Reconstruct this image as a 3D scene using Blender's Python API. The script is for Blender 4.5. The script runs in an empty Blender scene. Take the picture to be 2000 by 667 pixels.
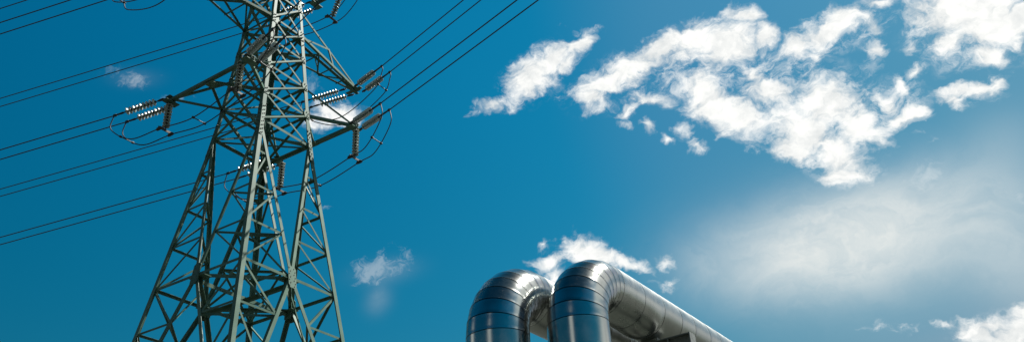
import bpy, bmesh, math, random
from mathutils import Vector as V, Matrix
random.seed(7)
scene = bpy.context.scene
COL = scene.collection

# ------------------------------------------------------------------ camera
PIT, ROLL, FPX = 0.5291, 0.0599, 1750.0
CAM = V((0, 0, 1.6))
cam_d = bpy.data.cameras.new('camera')
cam = bpy.data.objects.new('camera', cam_d)
COL.objects.link(cam)
cam_d.sensor_width = 36.0
cam_d.lens = 36.0 * FPX / 2000.0
cam_d.clip_end = 6000
cam_d.clip_start = 0.05
cr_, sr_ = math.cos(ROLL), math.sin(ROLL)
fw = V((0, math.cos(PIT), math.sin(PIT)))
up0 = V((0, -math.sin(PIT), math.cos(PIT)))
rt0 = V((1, 0, 0))
rt = rt0 * cr_ - up0 * sr_
upv = up0 * cr_ + rt0 * sr_
m = Matrix((rt, upv, -fw)).transposed().to_4x4()
m.translation = CAM
cam.matrix_world = m
scene.camera = cam


def sky_dir(x, y):
    """direction on the sky dome of a feature seen in the photograph (2000 x 667)"""
    d = fw * FPX + rt * (x - 1000.0) - upv * (y - 333.5)
    return d.normalized()


# ------------------------------------------------------------------ render / view
scene.render.engine = 'CYCLES'
scene.view_settings.view_transform = 'Standard'
scene.view_settings.look = 'None'
scene.view_settings.exposure = 1.0
scene.view_settings.gamma = 1.0
scene.cycles.max_bounces = 6
scene.cycles.use_denoising = True

# ------------------------------------------------------------------ node helpers
def nd(nt, t, **kw):
    n = nt.nodes.new(t)
    for k, v in kw.items():
        setattr(n, k, v)
    return n


def setin(nt, sock, val):
    if hasattr(val, 'is_output') or isinstance(val, bpy.types.NodeSocket):
        nt.links.new(val, sock)
    else:
        sock.default_value = val


def math_n(nt, op, a, b=0.0, c=0.0, clamp=False):
    n = nd(nt, 'ShaderNodeMath', operation=op, use_clamp=clamp)
    setin(nt, n.inputs[0], a)
    setin(nt, n.inputs[1], b)
    if op in ('SMOOTH_MAX', 'MULTIPLY_ADD', 'WRAP'):
        setin(nt, n.inputs[2], c)
    return n.outputs[0]


def vmath(nt, op, a, b=(0, 0, 0), s=1.0):
    n = nd(nt, 'ShaderNodeVectorMath', operation=op)
    setin(nt, n.inputs[0], a)
    if op == 'SCALE':
        setin(nt, n.inputs['Scale'], s)
    else:
        setin(nt, n.inputs[1], b)
    return n.outputs['Value'] if op in ('LENGTH', 'DOT_PRODUCT') else n.outputs[0]


def noise(nt, vec, scale, detail=2.0, rough=0.5, dist=0.0):
    n = nd(nt, 'ShaderNodeTexNoise')
    if vec is not None:
        nt.links.new(vec, n.inputs['Vector'])
    n.inputs['Scale'].default_value = scale
    n.inputs['Detail'].default_value = detail
    n.inputs['Roughness'].default_value = rough
    n.inputs['Distortion'].default_value = dist
    return n


def maprange(nt, v, a, b, c=0.0, d=1.0, smooth=True):
    n = nd(nt, 'ShaderNodeMapRange')
    n.interpolation_type = 'SMOOTHSTEP' if smooth else 'LINEAR'
    setin(nt, n.inputs['Value'], v)
    n.inputs['From Min'].default_value = a
    n.inputs['From Max'].default_value = b
    n.inputs['To Min'].default_value = c
    n.inputs['To Max'].default_value = d
    return n.outputs[0]


def mixc(nt, f, a, b):
    n = nd(nt, 'ShaderNodeMix', data_type='RGBA')
    setin(nt, n.inputs[0], f)
    setin(nt, n.inputs[6], a)
    setin(nt, n.inputs[7], b)
    return n.outputs[2]


# ------------------------------------------------------------------ sun and sky
SUN_AZ, SUN_EL = math.radians(62), math.radians(55)
sun_dir = V((math.sin(SUN_AZ) * math.cos(SUN_EL), math.cos(SUN_AZ) * math.cos(SUN_EL), math.sin(SUN_EL)))
sl = bpy.data.lights.new('sun', 'SUN')
sl.energy = 5.0
sl.angle = math.radians(0.5)
sl.color = (1.0, 0.96, 0.90)
so = bpy.data.objects.new('sun', sl)
COL.objects.link(so)
so.rotation_euler = (-sun_dir).to_track_quat('-Z', 'Y').to_euler()

world = bpy.data.worlds.new('World')
scene.world = world
world.use_nodes = True
nt = world.node_tree
nt.nodes.clear()
out = nd(nt, 'ShaderNodeOutputWorld')
bg = nd(nt, 'ShaderNodeBackground')
nt.links.new(bg.outputs[0], out.inputs[0])
sky = nd(nt, 'ShaderNodeTexSky')
sky.sky_type = 'NISHITA'
sky.sun_disc = False
sky.sun_elevation = SUN_EL
sky.sun_rotation = SUN_AZ
sky.air_density = 1.0
sky.dust_density = 0.4
sky.ozone_density = 2.0
SKY_STRENGTH = 0.05
bg.inputs['Strength'].default_value = SKY_STRENGTH
tc = nd(nt, 'ShaderNodeTexCoord')
DIR = tc.outputs['Generated']

# photographic grade of the clear sky: per-channel gain and power
GRADE = [(0.00386, 5.9), (0.724, 1.1), (1.085, 0.85)]
sep = nd(nt, 'ShaderNodeSeparateColor')
nt.links.new(sky.outputs[0], sep.inputs[0])
comb = nd(nt, 'ShaderNodeCombineColor')
chan = []
for i in range(3):
    g, p = GRADE[i]
    chan.append(math_n(nt, 'MULTIPLY', math_n(nt, 'POWER', sep.outputs[i], p), g))
chan[0] = math_n(nt, 'MINIMUM', chan[0], math_n(nt, 'MULTIPLY', chan[1], 0.85))
chan[2] = math_n(nt, 'MINIMUM', chan[2], math_n(nt, 'MULTIPLY_ADD', chan[1], 0.6, 2.8))
for i in range(3):
    nt.links.new(chan[i], comb.inputs[i])
# the sky brightens towards the sun (lens falloff put into its colour) and a little with height
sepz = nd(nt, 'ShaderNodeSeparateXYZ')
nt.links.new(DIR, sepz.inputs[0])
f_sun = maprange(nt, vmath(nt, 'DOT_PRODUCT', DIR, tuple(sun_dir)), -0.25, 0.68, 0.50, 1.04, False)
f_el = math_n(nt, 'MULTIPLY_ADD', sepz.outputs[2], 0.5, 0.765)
f_zen = maprange(nt, sepz.outputs[2], 0.64, 0.95, 1.0, 0.26)  # unseen zenith darkened to deepen the reflections in the pipes
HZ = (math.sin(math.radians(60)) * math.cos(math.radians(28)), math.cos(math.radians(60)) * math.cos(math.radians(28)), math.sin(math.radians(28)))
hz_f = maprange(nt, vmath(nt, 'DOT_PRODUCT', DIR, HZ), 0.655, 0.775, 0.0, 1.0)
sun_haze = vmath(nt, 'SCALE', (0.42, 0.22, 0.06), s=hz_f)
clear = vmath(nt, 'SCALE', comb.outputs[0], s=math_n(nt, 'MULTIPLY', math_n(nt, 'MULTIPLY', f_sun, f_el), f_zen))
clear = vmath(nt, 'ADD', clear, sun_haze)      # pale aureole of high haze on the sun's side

CLOUDS = True
# clouds: (x, y, rx, ry, tilt degrees) of each bank of the sky
DENSE = [
    (1035, 150, 80, 38, -40), (955, 205, 36, 15, -25), (1075, 118, 45, 26, -35), (1129, 88, 40, 20, -30), (1105, 120, 32, 20, -20),
    (1195, 152, 90, 34, -18), (1156, 190, 44, 30, 20), (1245, 122, 70, 22, -15), (1291, 92, 110, 26, -22), (1355, 80, 85, 40, -28),
    (1273, 189, 50, 20, 5), (1224, 216, 32, 13, -30), (1210, 239, 14, 9, 20), (1261, 243, 18, 14, 0), (1305, 268, 9, 7, 0),
    (1415, 88, 72, 58, -20), (1452, 26, 45, 18, 10), (1488, 66, 26, 34, 0), (1386, 195, 80, 50, 25), (1440, 228, 85, 48, 25),
    (1362, 276, 28, 13, 25), (1335, 255, 18, 10, 20),
    (1615, 200, 85, 56, 30), (1560, 255, 95, 50, 28), (1635, 300, 72, 45, 20), (1548, 288, 65, 30, 30), (1640, 336, 52, 16, -8),
    (1676, 250, 66, 48, 20), (1764, 230, 48, 24, -18), (1756, 168, 30, 11, 60), (1726, 196, 28, 13, 30), (1500, 178, 60, 30, 15), (1470, 145, 40, 26, 30),
    (1614, 54, 88, 30, -24), (1548, 88, 34, 28, -30), (1712, 6, 34, 14, -10), (1710, 94, 25, 20, -25), (1592, 108, 16, 9, 0), (1700, 50, 26, 18, 20),
    (1888, 12, 150, 96, 4), (1925, 60, 80, 50, 0), (1848, 86, 36, 24, 0), (1925, 104, 44, 26, 15), (1985, 30, 70, 46, -20), (1784, 92, 26, 14, -20),
    (1890, 172, 66, 17, -4), (1862, 193, 32, 17, 20), (1940, 165, 26, 10, -10),
    (1129, 486, 52, 32, 10), (1101, 466, 12, 16, 10), (1069, 507, 42, 15, -8), (1154, 499, 62, 24, 8), (1210, 508, 50, 12, 9), (1252, 521, 22, 9, 25),
    (1083, 530, 22, 17, -30), (1055, 474, 15, 11, -20),
    (655, 217, 50, 22, 4), (622, 232, 32, 14, 0), (1297, 506, 16, 14, -20), (1308, 547, 17, 10, -25), (1782, 142, 22, 11, -20),
    (1985, 646, 95, 32, -14), (1930, 634, 62, 14, -6), (1851, 631, 20, 8, 4), (1912, 648, 54, 24, 20), (1956, 662, 90, 26, 0), (2010, 606, 50, 20, -20),
]
SOFT = [(1040, 148, 112, 56, -36), (1240, 150, 175, 66, -18), (1430, 135, 140, 120, 25), (1590, 205, 200, 120, 22), (1640, 58, 150, 52, -18), (1890, 60, 165, 100, 0),
        (1730, 200, 100, 60, -20), (1890, 178, 90, 34, -6), (1150, 498, 95, 36, 8), (1960, 650, 130, 50, -8), (1640, 320, 110, 50, 5), (1745, 639, 70, 10, 0)]
THIN = [
    (735, 521, 62, 27, -14), (792, 493, 22, 10, 30), (640, 395, 14, 7, 10), (612, 164, 16, 14, 20),
    (262, 150, 46, 18, 0), (1134, 56, 34, 12, 0), (1782, 142, 20, 10, -20), (1955, 146, 40, 9, -10), (1800, 264, 16, 7, 0), (1806, 338, 50, 22, -25), (1815, 330, 40, 16, -30),
    (1995, 375, 10, 12, 0), (1296, 505, 18, 15, -20), (1307, 547, 19, 11, -20), (1271, 547, 13, 8, 0), (1755, 637, 32, 12, 0), (1715, 635, 11, 11, 0),
    (1685, 638, 18, 6, -8), (1791, 642, 7, 7, 0), (1525, 130, 46, 26, -30), (1690, 130, 36, 20, -30), (1340, 150, 60, 20, 10), (1127, 443, 6, 7, 0),
    (332, 190, 24, 5, -6), (1660, 185, 60, 30, 30), (1530, 215, 50, 30, 30),
]
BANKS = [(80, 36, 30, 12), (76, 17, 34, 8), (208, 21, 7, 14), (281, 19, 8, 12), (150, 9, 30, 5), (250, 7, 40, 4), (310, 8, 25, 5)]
VEIL = [(1625, 480, 270, 112, -8, 0.88), (1680, 455, 150, 60, -15, 0.35), (1740, 440, 190, 100, -25, 0.46), (1450, 520, 130, 70, 0, 0.22), (1935, 410, 130, 120, -30, 0.36), (1650, 420, 170, 70, -15, 0.28), (1990, 520, 120, 90, 0, 0.28), (1960, 270, 90, 70, -30, 0.10), (738, 580, 24, 30, 30, 0.13), (750, 528, 60, 24, -10, 0.10), (262, 150, 45, 18, 0, 0.05)]


def ellipse(vec, x, y, rx, ry, ang):
    """radius 0 at the middle of a cloud bank, 1 at its rim"""
    c = sky_dir(x, y)
    a = math.radians(ang)
    e1 = (sky_dir(x + 5 * math.cos(a), y + 5 * math.sin(a)) - c) / 5
    e2 = (sky_dir(x - 5 * math.sin(a), y + 5 * math.cos(a)) - c) / 5
    t1 = e1.normalized()
    t2 = (e2 - t1 * e2.dot(t1)).normalized()
    t3 = t1.cross(t2)
    R = Matrix((t1, t2, t3)).transposed()
    mp = nd(nt, 'ShaderNodeMapping', vector_type='TEXTURE')
    nt.links.new(vec, mp.inputs['Vector'])
    mp.inputs['Rotation'].default_value = R.to_euler('XYZ')
    mp.inputs['Scale'].default_value = (rx * e1.length, ry * e2.length, 1e4)
    return vmath(nt, 'LENGTH', mp.outputs[0])


def field(vec, blobs):
    acc = None
    for b in blobs:
        v = vec
        if acc is not None:      # chained one after another: keeps the shader's working set small
            n = nd(nt, 'ShaderNodeVectorMath', operation='MULTIPLY_ADD')
            nt.links.new(acc, n.inputs[0])
            n.inputs[1].default_value = (1e-7, 1e-7, 1e-7)
            nt.links.new(vec, n.inputs[2])
            v = n.outputs[0]
        r = ellipse(v, *b)
        h = max(0.37, min(1.0, (b[2] * b[3]) ** 0.5 / 34.0))     # small scraps are thinner
        r = math_n(nt, 'MULTIPLY_ADD', r, h, -h)
        acc = r if acc is None else math_n(nt, 'MINIMUM', acc, r)
    return math_n(nt, 'MULTIPLY', acc, -1.0)


if CLOUDS:
    w1 = noise(nt, DIR, 28.0, 3.0, 0.55)
    w2 = noise(nt, DIR, 110.0, 3.0, 0.6)
    off = vmath(nt, 'SCALE', vmath(nt, 'SUBTRACT', w1.outputs['Color'], (0.5, 0.5, 0.5)), s=0.030)
    off2 = vmath(nt, 'SCALE', vmath(nt, 'SUBTRACT', w2.outputs['Color'], (0.5, 0.5, 0.5)), s=0.008)
    wd = vmath(nt, 'ADD', vmath(nt, 'ADD', DIR, off), off2)
    # wind-drawn detail: stretched along the drift of the clouds
    stretch = nd(nt, 'ShaderNodeMapping', vector_type='TEXTURE')
    c0 = sky_dir(1500, 200)
    e1 = (sky_dir(1520, 194) - c0).normalized()
    e2 = (sky_dir(1506, 220) - c0)
    e2 = (e2 - e1 * e2.dot(e1)).normalized()
    stretch.inputs['Rotation'].default_value = Matrix((e1, e2, e1.cross(e2))).transposed().to_euler('XYZ')
    stretch.inputs['Scale'].default_value = (1.7, 1.0, 1.0)
    nt.links.new(wd, stretch.inputs['Vector'])
    fb = noise(nt, stretch.outputs[0], 55.0, 10.0, 0.63, 0.4).outputs['Fac']
    big = noise(nt, DIR, 30.0, 2.0, 0.5).outputs['Fac']
    fbc = math_n(nt, 'SUBTRACT', fb, 0.5)
    fil = noise(nt, stretch.outputs[0], 95.0, 8.0, 0.66, 0.8).outputs['Fac']
    front = maprange(nt, vmath(nt, 'DOT_PRODUCT', DIR, tuple(fw)), 0.62, 0.78)
    fd = field(wd, DENSE)
    gap = math_n(nt, 'MULTIPLY_ADD', noise(nt, wd, 24.0, 3.0, 0.55).outputs['Fac'], 1.5, -0.75)
    dens = math_n(nt, 'ADD', math_n(nt, 'ADD', math_n(nt, 'MULTIPLY', fd, 1.35), gap), math_n(nt, 'MULTIPLY', fbc, 2.3))
    a_dense = math_n(nt, 'MULTIPLY', maprange(nt, dens, -0.28, 0.95), front)
    fs_ = field(wd, SOFT)
    a_soft = math_n(nt, 'MULTIPLY', math_n(nt, 'MULTIPLY', maprange(nt, fs_, 0.0, 0.55), maprange(nt, math_n(nt, 'ADD', math_n(nt, 'MULTIPLY', fil, 0.6), math_n(nt, 'MULTIPLY', fb, 0.6)), 0.53, 0.82)), math_n(nt, 'MULTIPLY', front, 0.62))
    ft = field(wd, THIN)
    denst = math_n(nt, 'ADD', math_n(nt, 'ADD', ft, math_n(nt, 'MULTIPLY', fbc, 1.8)), math_n(nt, 'MULTIPLY_ADD', fil, 3.0, -1.5))
    a_thin = math_n(nt, 'MULTIPLY', math_n(nt, 'MULTIPLY', maprange(nt, denst, 0.0, 1.1), 0.25), front)
    fv = None
    for b in VEIL:
        r = ellipse(DIR, *b[:5])
        g = math_n(nt, 'POWER', 2.718, math_n(nt, 'MULTIPLY', math_n(nt, 'MULTIPLY', r, r), -1.3))
        g = math_n(nt, 'MULTIPLY_ADD', g, -b[5], 1.0)
        fv = g if fv is None else math_n(nt, 'MULTIPLY', fv, g)
    fv = math_n(nt, 'SUBTRACT', 1.0, fv)
    vn = noise(nt, stretch.outputs[0], 14.0, 8.0, 0.62, 1.2).outputs['Fac']
    a_veil = math_n(nt, 'MULTIPLY', math_n(nt, 'MULTIPLY', fv, maprange(nt, vn, 0.3, 0.7, 0.74, 1.10)), math_n(nt, 'MULTIPLY', front, 0.95))
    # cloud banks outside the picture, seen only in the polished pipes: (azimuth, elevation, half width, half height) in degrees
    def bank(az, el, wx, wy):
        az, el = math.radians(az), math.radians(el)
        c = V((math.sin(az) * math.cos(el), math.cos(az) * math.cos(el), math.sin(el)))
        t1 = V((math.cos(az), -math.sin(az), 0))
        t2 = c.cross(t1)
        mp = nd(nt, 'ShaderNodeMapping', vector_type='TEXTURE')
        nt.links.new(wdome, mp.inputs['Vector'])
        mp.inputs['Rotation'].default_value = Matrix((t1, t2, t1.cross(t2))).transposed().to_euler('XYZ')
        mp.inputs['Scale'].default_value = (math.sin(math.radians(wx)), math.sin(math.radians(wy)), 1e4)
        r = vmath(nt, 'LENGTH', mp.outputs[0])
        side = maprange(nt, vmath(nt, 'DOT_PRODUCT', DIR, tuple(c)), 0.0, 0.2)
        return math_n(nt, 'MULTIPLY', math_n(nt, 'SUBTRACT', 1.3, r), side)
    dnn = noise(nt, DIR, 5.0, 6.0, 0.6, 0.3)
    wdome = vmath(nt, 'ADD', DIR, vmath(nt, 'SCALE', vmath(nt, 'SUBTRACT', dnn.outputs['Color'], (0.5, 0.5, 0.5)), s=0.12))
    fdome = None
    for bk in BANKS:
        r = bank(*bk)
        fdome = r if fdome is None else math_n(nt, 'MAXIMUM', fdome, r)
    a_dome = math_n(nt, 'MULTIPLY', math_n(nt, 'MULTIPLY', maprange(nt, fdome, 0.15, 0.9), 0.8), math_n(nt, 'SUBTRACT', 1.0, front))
    shade = maprange(nt, math_n(nt, 'ADD', fb, math_n(nt, 'MULTIPLY', big, 0.6)), 0.55, 1.0)
    white = mixc(nt, shade, (7.6, 7.9, 7.9, 1), (10.6, 10.6, 10.3, 1))
    c1 = mixc(nt, a_veil, clear, (8.5, 8.7, 8.4, 1))
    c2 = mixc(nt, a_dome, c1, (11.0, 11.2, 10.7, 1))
    c2b = mixc(nt, a_soft, c2, (9.4, 9.6, 9.6, 1))
    c3 = mixc(nt, a_thin, c2b, (9.0, 9.3, 9.3, 1))
    c4 = mixc(nt, a_dense, c3, white)
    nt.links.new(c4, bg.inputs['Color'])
else:
    nt.links.new(clear, bg.inputs['Color'])
try:
    world.cycles.sampling_method = 'MANUAL'
    world.cycles.sample_map_resolution = 1024
except Exception:
    pass

# ------------------------------------------------------------------ materials
def pmat(name):
    mt = bpy.data.materials.new(name)
    mt.use_nodes = True
    t = mt.node_tree
    b = t.nodes['Principled BSDF']
    tcn = nd(t, 'ShaderNodeTexCoord')
    return mt, t, b, tcn


def steel_paint():
    mt, t, b, tcn = pmat('grey_green_paint')
    n1 = noise(t, tcn.outputs['Object'], 2.2, 5, 0.6)
    n2 = noise(t, tcn.outputs['Object'], 24.0, 4, 0.65)
    c = mixc(t, maprange(t, n1.outputs['Fac'], 0.35, 0.68), (0.066, 0.122, 0.091, 1), (0.098, 0.164, 0.124, 1))
    c = mixc(t, maprange(t, n2.outputs['Fac'], 0.60, 0.74, 0, 0.5), c, (0.075, 0.075, 0.052, 1))
    oi = nd(t, 'ShaderNodeObjectInfo')
    c = vmath(t, 'SCALE', c, s=maprange(t, oi.outputs['Random'], 0.0, 1.0, 0.90, 1.10, False))
    t.links.new(c, b.inputs['Base Color'])
    b.inputs['Roughness'].default_value = 0.5
    b.inputs['Specular IOR Level'].default_value = 0.10
    bp = nd(t, 'ShaderNodeBump')
    bp.inputs['Strength'].default_value = 0.15
    bp.inputs['Distance'].default_value = 0.004
    t.links.new(n2.outputs['Fac'], bp.inputs['Height'])
    t.links.new(bp.outputs[0], b.inputs['Normal'])
    return mt


def simple(name, col, rough, metal=0.0, var=0.25, scale=20.0):
    mt, t, b, tcn = pmat(name)
    n1 = noise(t, tcn.outputs['Object'], scale, 4, 0.6)
    lo = tuple(x * (1 - var) for x in col) + (1,)
    hi = tuple(min(1, x * (1 + var)) for x in col) + (1,)
    t.links.new(mixc(t, maprange(t, n1.outputs['Fac'], 0.3, 0.7), lo, hi), b.inputs['Base Color'])
    b.inputs['Roughness'].default_value = rough
    b.inputs['Metallic'].default_value = metal
    return mt


def glass_mat():
    mt, t, b, tcn = pmat('insulator_glass')
    n1 = noise(t, tcn.outputs['Object'], 9.0, 3, 0.6)
    t.links.new(mixc(t, n1.outputs['Fac'], (0.34, 0.38, 0.33, 1), (0.50, 0.55, 0.49, 1)), b.inputs['Base Color'])
    b.inputs['Roughness'].default_value = 0.2
    b.inputs['Transmission Weight'].default_value = 0.2
    b.inputs['Coat Weight'].default_value = 0.3
    b.inputs['Coat Roughness'].default_value = 0.06
    return mt


def cladding_mat(name, r0, r1):
    mt, t, b, tcn = pmat(name)
    oc = tcn.outputs['Object']
    inf = nd(t, 'ShaderNodeObjectInfo')
    n1 = noise(t, oc, 1.6, 3, 0.5)
    n2 = noise(t, oc, 55.0, 4, 0.7)
    n3 = noise(t, oc, 5.0, 5, 0.65)
    c = mixc(t, maprange(t, n3.outputs['Fac'], 0.3, 0.7), (0.38, 0.40, 0.385, 1), (0.44, 0.455, 0.435, 1))
    c = mixc(t, math_n(t, 'MULTIPLY', inf.outputs['Random'], 0.45), c, (0.33, 0.345, 0.325, 1))
    st = nd(t, 'ShaderNodeMapping')
    st.inputs['Scale'].default_value = (9.0, 9.0, 0.5)
    t.links.new(oc, st.inputs['Vector'])
    n4 = noise(t, st.outputs[0], 1.0, 4, 0.6)
    c = mixc(t, maprange(t, n4.outputs['Fac'], 0.52, 0.75, 0.0, 0.35), c, (0.25, 0.255, 0.235, 1))     # water stains
    t.links.new(c, b.inputs['Base Color'])
    b.inputs['Metallic'].default_value = 1.0
    r = math_n(t, 'ADD', maprange(t, n3.outputs['Fac'], 0.3, 0.7, r0, r1), math_n(t, 'MULTIPLY', math_n(t, 'SUBTRACT', n2.outputs['Fac'], 0.5), 0.015))
    r = math_n(t, 'ADD', r, math_n(t, 'MULTIPLY', inf.outputs['Random'], 0.05))
    t.links.new(r, b.inputs['Roughness'])
    bp = nd(t, 'ShaderNodeBump')
    bp.inputs['Strength'].default_value = 0.12
    bp.inputs['Distance'].default_value = 0.02
    t.links.new(n1.outputs['Fac'], bp.inputs['Height'])
    bp2 = nd(t, 'ShaderNodeBump')
    bp2.inputs['Strength'].default_value = 0.004
    bp2.inputs['Distance'].default_value = 0.002
    t.links.new(n2.outputs['Fac'], bp2.inputs['Height'])
    t.links.new(bp.outputs[0], bp2.inputs['Normal'])
    t.links.new(bp2.outputs[0], b.inputs['Normal'])
    return mt


def ground_mat():
    mt, t, b, tcn = pmat('rough_grass')
    oc = tcn.outputs['Object']
    n1 = noise(t, oc, 0.07, 6, 0.6)
    n2 = noise(t, oc, 1.5, 6, 0.7)
    c = mixc(t, maprange(t, n2.outputs['Fac'], 0.3, 0.7), (0.012, 0.018, 0.011, 1), (0.025, 0.031, 0.021, 1))
    c = mixc(t, maprange(t, n1.outputs['Fac'], 0.48, 0.62), c, (0.046, 0.045, 0.038, 1))
    t.links.new(c, b.inputs['Base Color'])
    b.inputs['Roughness'].default_value = 0.95
    bp = nd(t, 'ShaderNodeBump')
    bp.inputs['Strength'].default_value = 0.6
    bp.inputs['Distance'].default_value = 0.1
    t.links.new(n2.outputs['Fac'], bp.inputs['Height'])
    t.links.new(bp.outputs[0], b.inputs['Normal'])
    return mt


PAINT = steel_paint()
DARK = simple('weathered_fitting', (0.030, 0.030, 0.027), 0.6, 0.2)
CABLE = simple('weathered_conductor', (0.032, 0.034, 0.035), 0.65, 0.2)
GLASS = glass_mat()
CLAD = cladding_mat('aluminium_cladding', 0.13, 0.18)
CLAD_DULL = cladding_mat('weathered_cladding', 0.25, 0.31)
BOLT = simple('dull_bolt', (0.07, 0.075, 0.065), 0.5, 0.3)
CONC = simple('concrete', (0.32, 0.31, 0.28), 0.9, 0, 0.2, 6)
BEAM = simple('grey_beam_paint', (0.16, 0.175, 0.165), 0.5, 0.1)

# ------------------------------------------------------------------ mesh helpers
class MB:
    def __init__(self):
        self.v, self.f, self.sm, self.mi, self.cur = [], [], [], [], 0

    def add(self, vs, fs, smooth=False):
        b = len(self.v)
        self.mi += [self.cur] * len(fs)
        self.v += [tuple(x) for x in vs]
        self.f += [tuple(b + i for i in f) for f in fs]
        self.sm += [smooth] * len(fs)

    def prism(self, p, q, prof, a, b, ends=True):
        """sweep the 2D profile (along a, b) from p to q"""
        n = len(prof)
        vs = [p + a * x + b * y for x, y in prof] + [q + a * x + b * y for x, y in prof]
        fs = [(i, (i + 1) % n, n + (i + 1) % n, n + i) for i in range(n)]
        if ends:
            fs += [tuple(range(n - 1, -1, -1)), tuple(range(n, 2 * n))]
        self.add(vs, fs)

    def angle(self, p, q, a, w, t, b=None):
        """steel angle from p to q: one flange along a, the other along b"""
        d = (q - p).normalized()
        a = (a - d * a.dot(d)).normalized()
        bb = d.cross(a)
        if b is not None and bb.dot(b) < 0:
            bb = -bb
        self.prism(p, q, [(0, 0), (w, 0), (w, t), (t, t), (t, w), (0, w)], a, bb)

    def box(self, c, x, y, z):
        """box at centre c with half-vectors x, y, z"""
        vs = [c + x * i + y * j + z * k for i in (-1, 1) for j in (-1, 1) for k in (-1, 1)]
        self.add(vs, [(0, 1, 3, 2), (4, 6, 7, 5), (0, 4, 5, 1), (2, 3, 7, 6), (0, 2, 6, 4), (1, 5, 7, 3)])

    def tube(self, pts, r, n=8, caps=True, smooth=True):
        pts = [V(p) for p in pts]
        ref = V((0.13, 0.31, 0.94))
        vs, fs = [], []
        for i, p in enumerate(pts):
            d = (pts[min(i + 1, len(pts) - 1)] - pts[max(i - 1, 0)]).normalized()
            if abs(d.dot(ref)) > 0.96:
                ref = V((0.9, 0.3, 0.1))
            a = (ref - d * ref.dot(d)).normalized()
            ref = a
            b = d.cross(a)
            rr = r[i] if isinstance(r, (list, tuple)) else r
            vs += [p + a * (rr * math.cos(2 * math.pi * k / n)) + b * (rr * math.sin(2 * math.pi * k / n)) for k in range(n)]
        for i in range(len(pts) - 1):
            fs += [(i * n + k, i * n + (k + 1) % n, (i + 1) * n + (k + 1) % n, (i + 1) * n + k) for k in range(n)]
        self.add(vs, fs, smooth)
        if caps:
            self.add(vs[:n], [tuple(range(n - 1, -1, -1))])
            self.add(vs[-n:], [tuple(range(n))])

    def bolt(self, p, nrm, r=0.014, h=0.014):
        nrm = nrm.normalized()
        a = nrm.orthogonal().normalized()
        b = nrm.cross(a)
        prof = [(r * math.cos(k * math.pi / 3), r * math.sin(k * math.pi / 3)) for k in range(6)]
        self.prism(p, p + nrm * h, prof, a, b)

    def build(self, name, mat, parent=None):
        me = bpy.data.meshes.new(name)
        me.from_pydata(self.v, [], self.f)
        me.polygons.foreach_set('use_smooth', self.sm)
        for mt in (mat if isinstance(mat, (list, tuple)) else [mat]):
            me.materials.append(mt)
        me.polygons.foreach_set('material_index', self.mi)
        bm = bmesh.new()
        bm.from_mesh(me)
        bmesh.ops.recalc_face_normals(bm, faces=bm.faces)
        bm.to_mesh(me)
        bm.free()
        me.update()
        o = bpy.data.objects.new(name, me)
        COL.objects.link(o)
        if parent is not None:
            o.parent = parent
        return o


def tag(o, label=None, cat=None, group=None, kind=None):
    if label: o['label'] = label
    if cat: o['category'] = cat
    if group: o['group'] = group
    if kind: o['kind'] = kind
    return o


def empty(name, loc=(0, 0, 0), rz=0.0, parent=None):
    o = bpy.data.objects.new(name, None)
    COL.objects.link(o)
    o.location = loc
    o.rotation_euler = (0, 0, rz)
    o.empty_display_size = 0.2
    if parent is not None:
        o.parent = parent
    return o


def bez(pts, n=10):
    """Catmull-Rom through the points"""
    P = [pts[0] * 2 - pts[1]] + list(pts) + [pts[-1] * 2 - pts[-2]]
    o = []
    for i in range(1, len(P) - 2):
        for k in range(n):
            t = k / n
            p0, p1, p2, p3 = P[i - 1], P[i], P[i + 1], P[i + 2]
            o.append(0.5 * ((2 * p1) + (p2 - p0) * t + (2 * p0 - 5 * p1 + 4 * p2 - p3) * t * t + (3 * p1 - p0 - 3 * p2 + p3) * t ** 3))
    o.append(pts[-1])
    return o


# ------------------------------------------------------------------ ground
g = MB()
S = 3000.0
N = 24
vs = [V((-S + 2 * S * i / N, -S + 2 * S * j / N, 0)) for j in range(N + 1) for i in range(N + 1)]
g.add(vs, [(j * (N + 1) + i, j * (N + 1) + i + 1, (j + 1) * (N + 1) + i + 1, (j + 1) * (N + 1) + i) for j in range(N) for i in range(N)])
tag(g.build('ground', ground_mat()), 'rough grassy ground under the pylon and pipes', 'ground', kind='structure')

hl = MB()  # out-of-view hill ring, added to keep the bright horizon out of the pipe reflections
NR_ = 180
rows = [(700, 0.0), (900, 0.55), (1150, 1.0), (1600, 0.7), (2300, -0.02)]
hv = []
for rr, hf in rows:
    for k in range(NR_):
        a = 2 * math.pi * k / NR_
        hh = 105 + 30 * math.sin(3 * a + 0.7) + 18 * math.sin(7 * a + 2.1) + 9 * math.sin(17 * a)
        hv.append(V((rr * math.sin(a), rr * math.cos(a), hh * hf - 0.6)))
hl.add(hv, [(i * NR_ + k, i * NR_ + (k + 1) % NR_, (i + 1) * NR_ + (k + 1) % NR_, (i + 1) * NR_ + k) for i in range(len(rows) - 1) for k in range(NR_)], True)
tag(hl.build('horizon_blocker', simple('blocker_dark_green', (0.030, 0.042, 0.024), 1.0, 0, 0.4, 0.02)), 'unseen dark green ring added to block the bright horizon from the pipe reflections', 'horizon_blocker', kind='structure')

# ------------------------------------------------------------------ pylon (local axes: u along the line, v across it, z up from the ground)
TX, TY, PSI = -7.4614, 22.6559, 0.5481
H0 = 16.32
TAPER, FLARE = 0.0828, 0.1456
tower = empty('transmission_tower', (TX, TY, 0), -PSI)
tag(tower, 'grey green steel lattice pylon with crossarms, its legs spreading below the waist', 'pylon')
TM = Matrix.Translation((TX, TY, 0)) @ Matrix.Rotation(-PSI, 4, 'Z')


def half(z):
    return 1.0 - TAPER * z if z >= 0 else 1.0 - FLARE * z


def node(cu, cv, z):
    s = half(z)
    return V((cu * s, cv * s, H0 + z))


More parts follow.
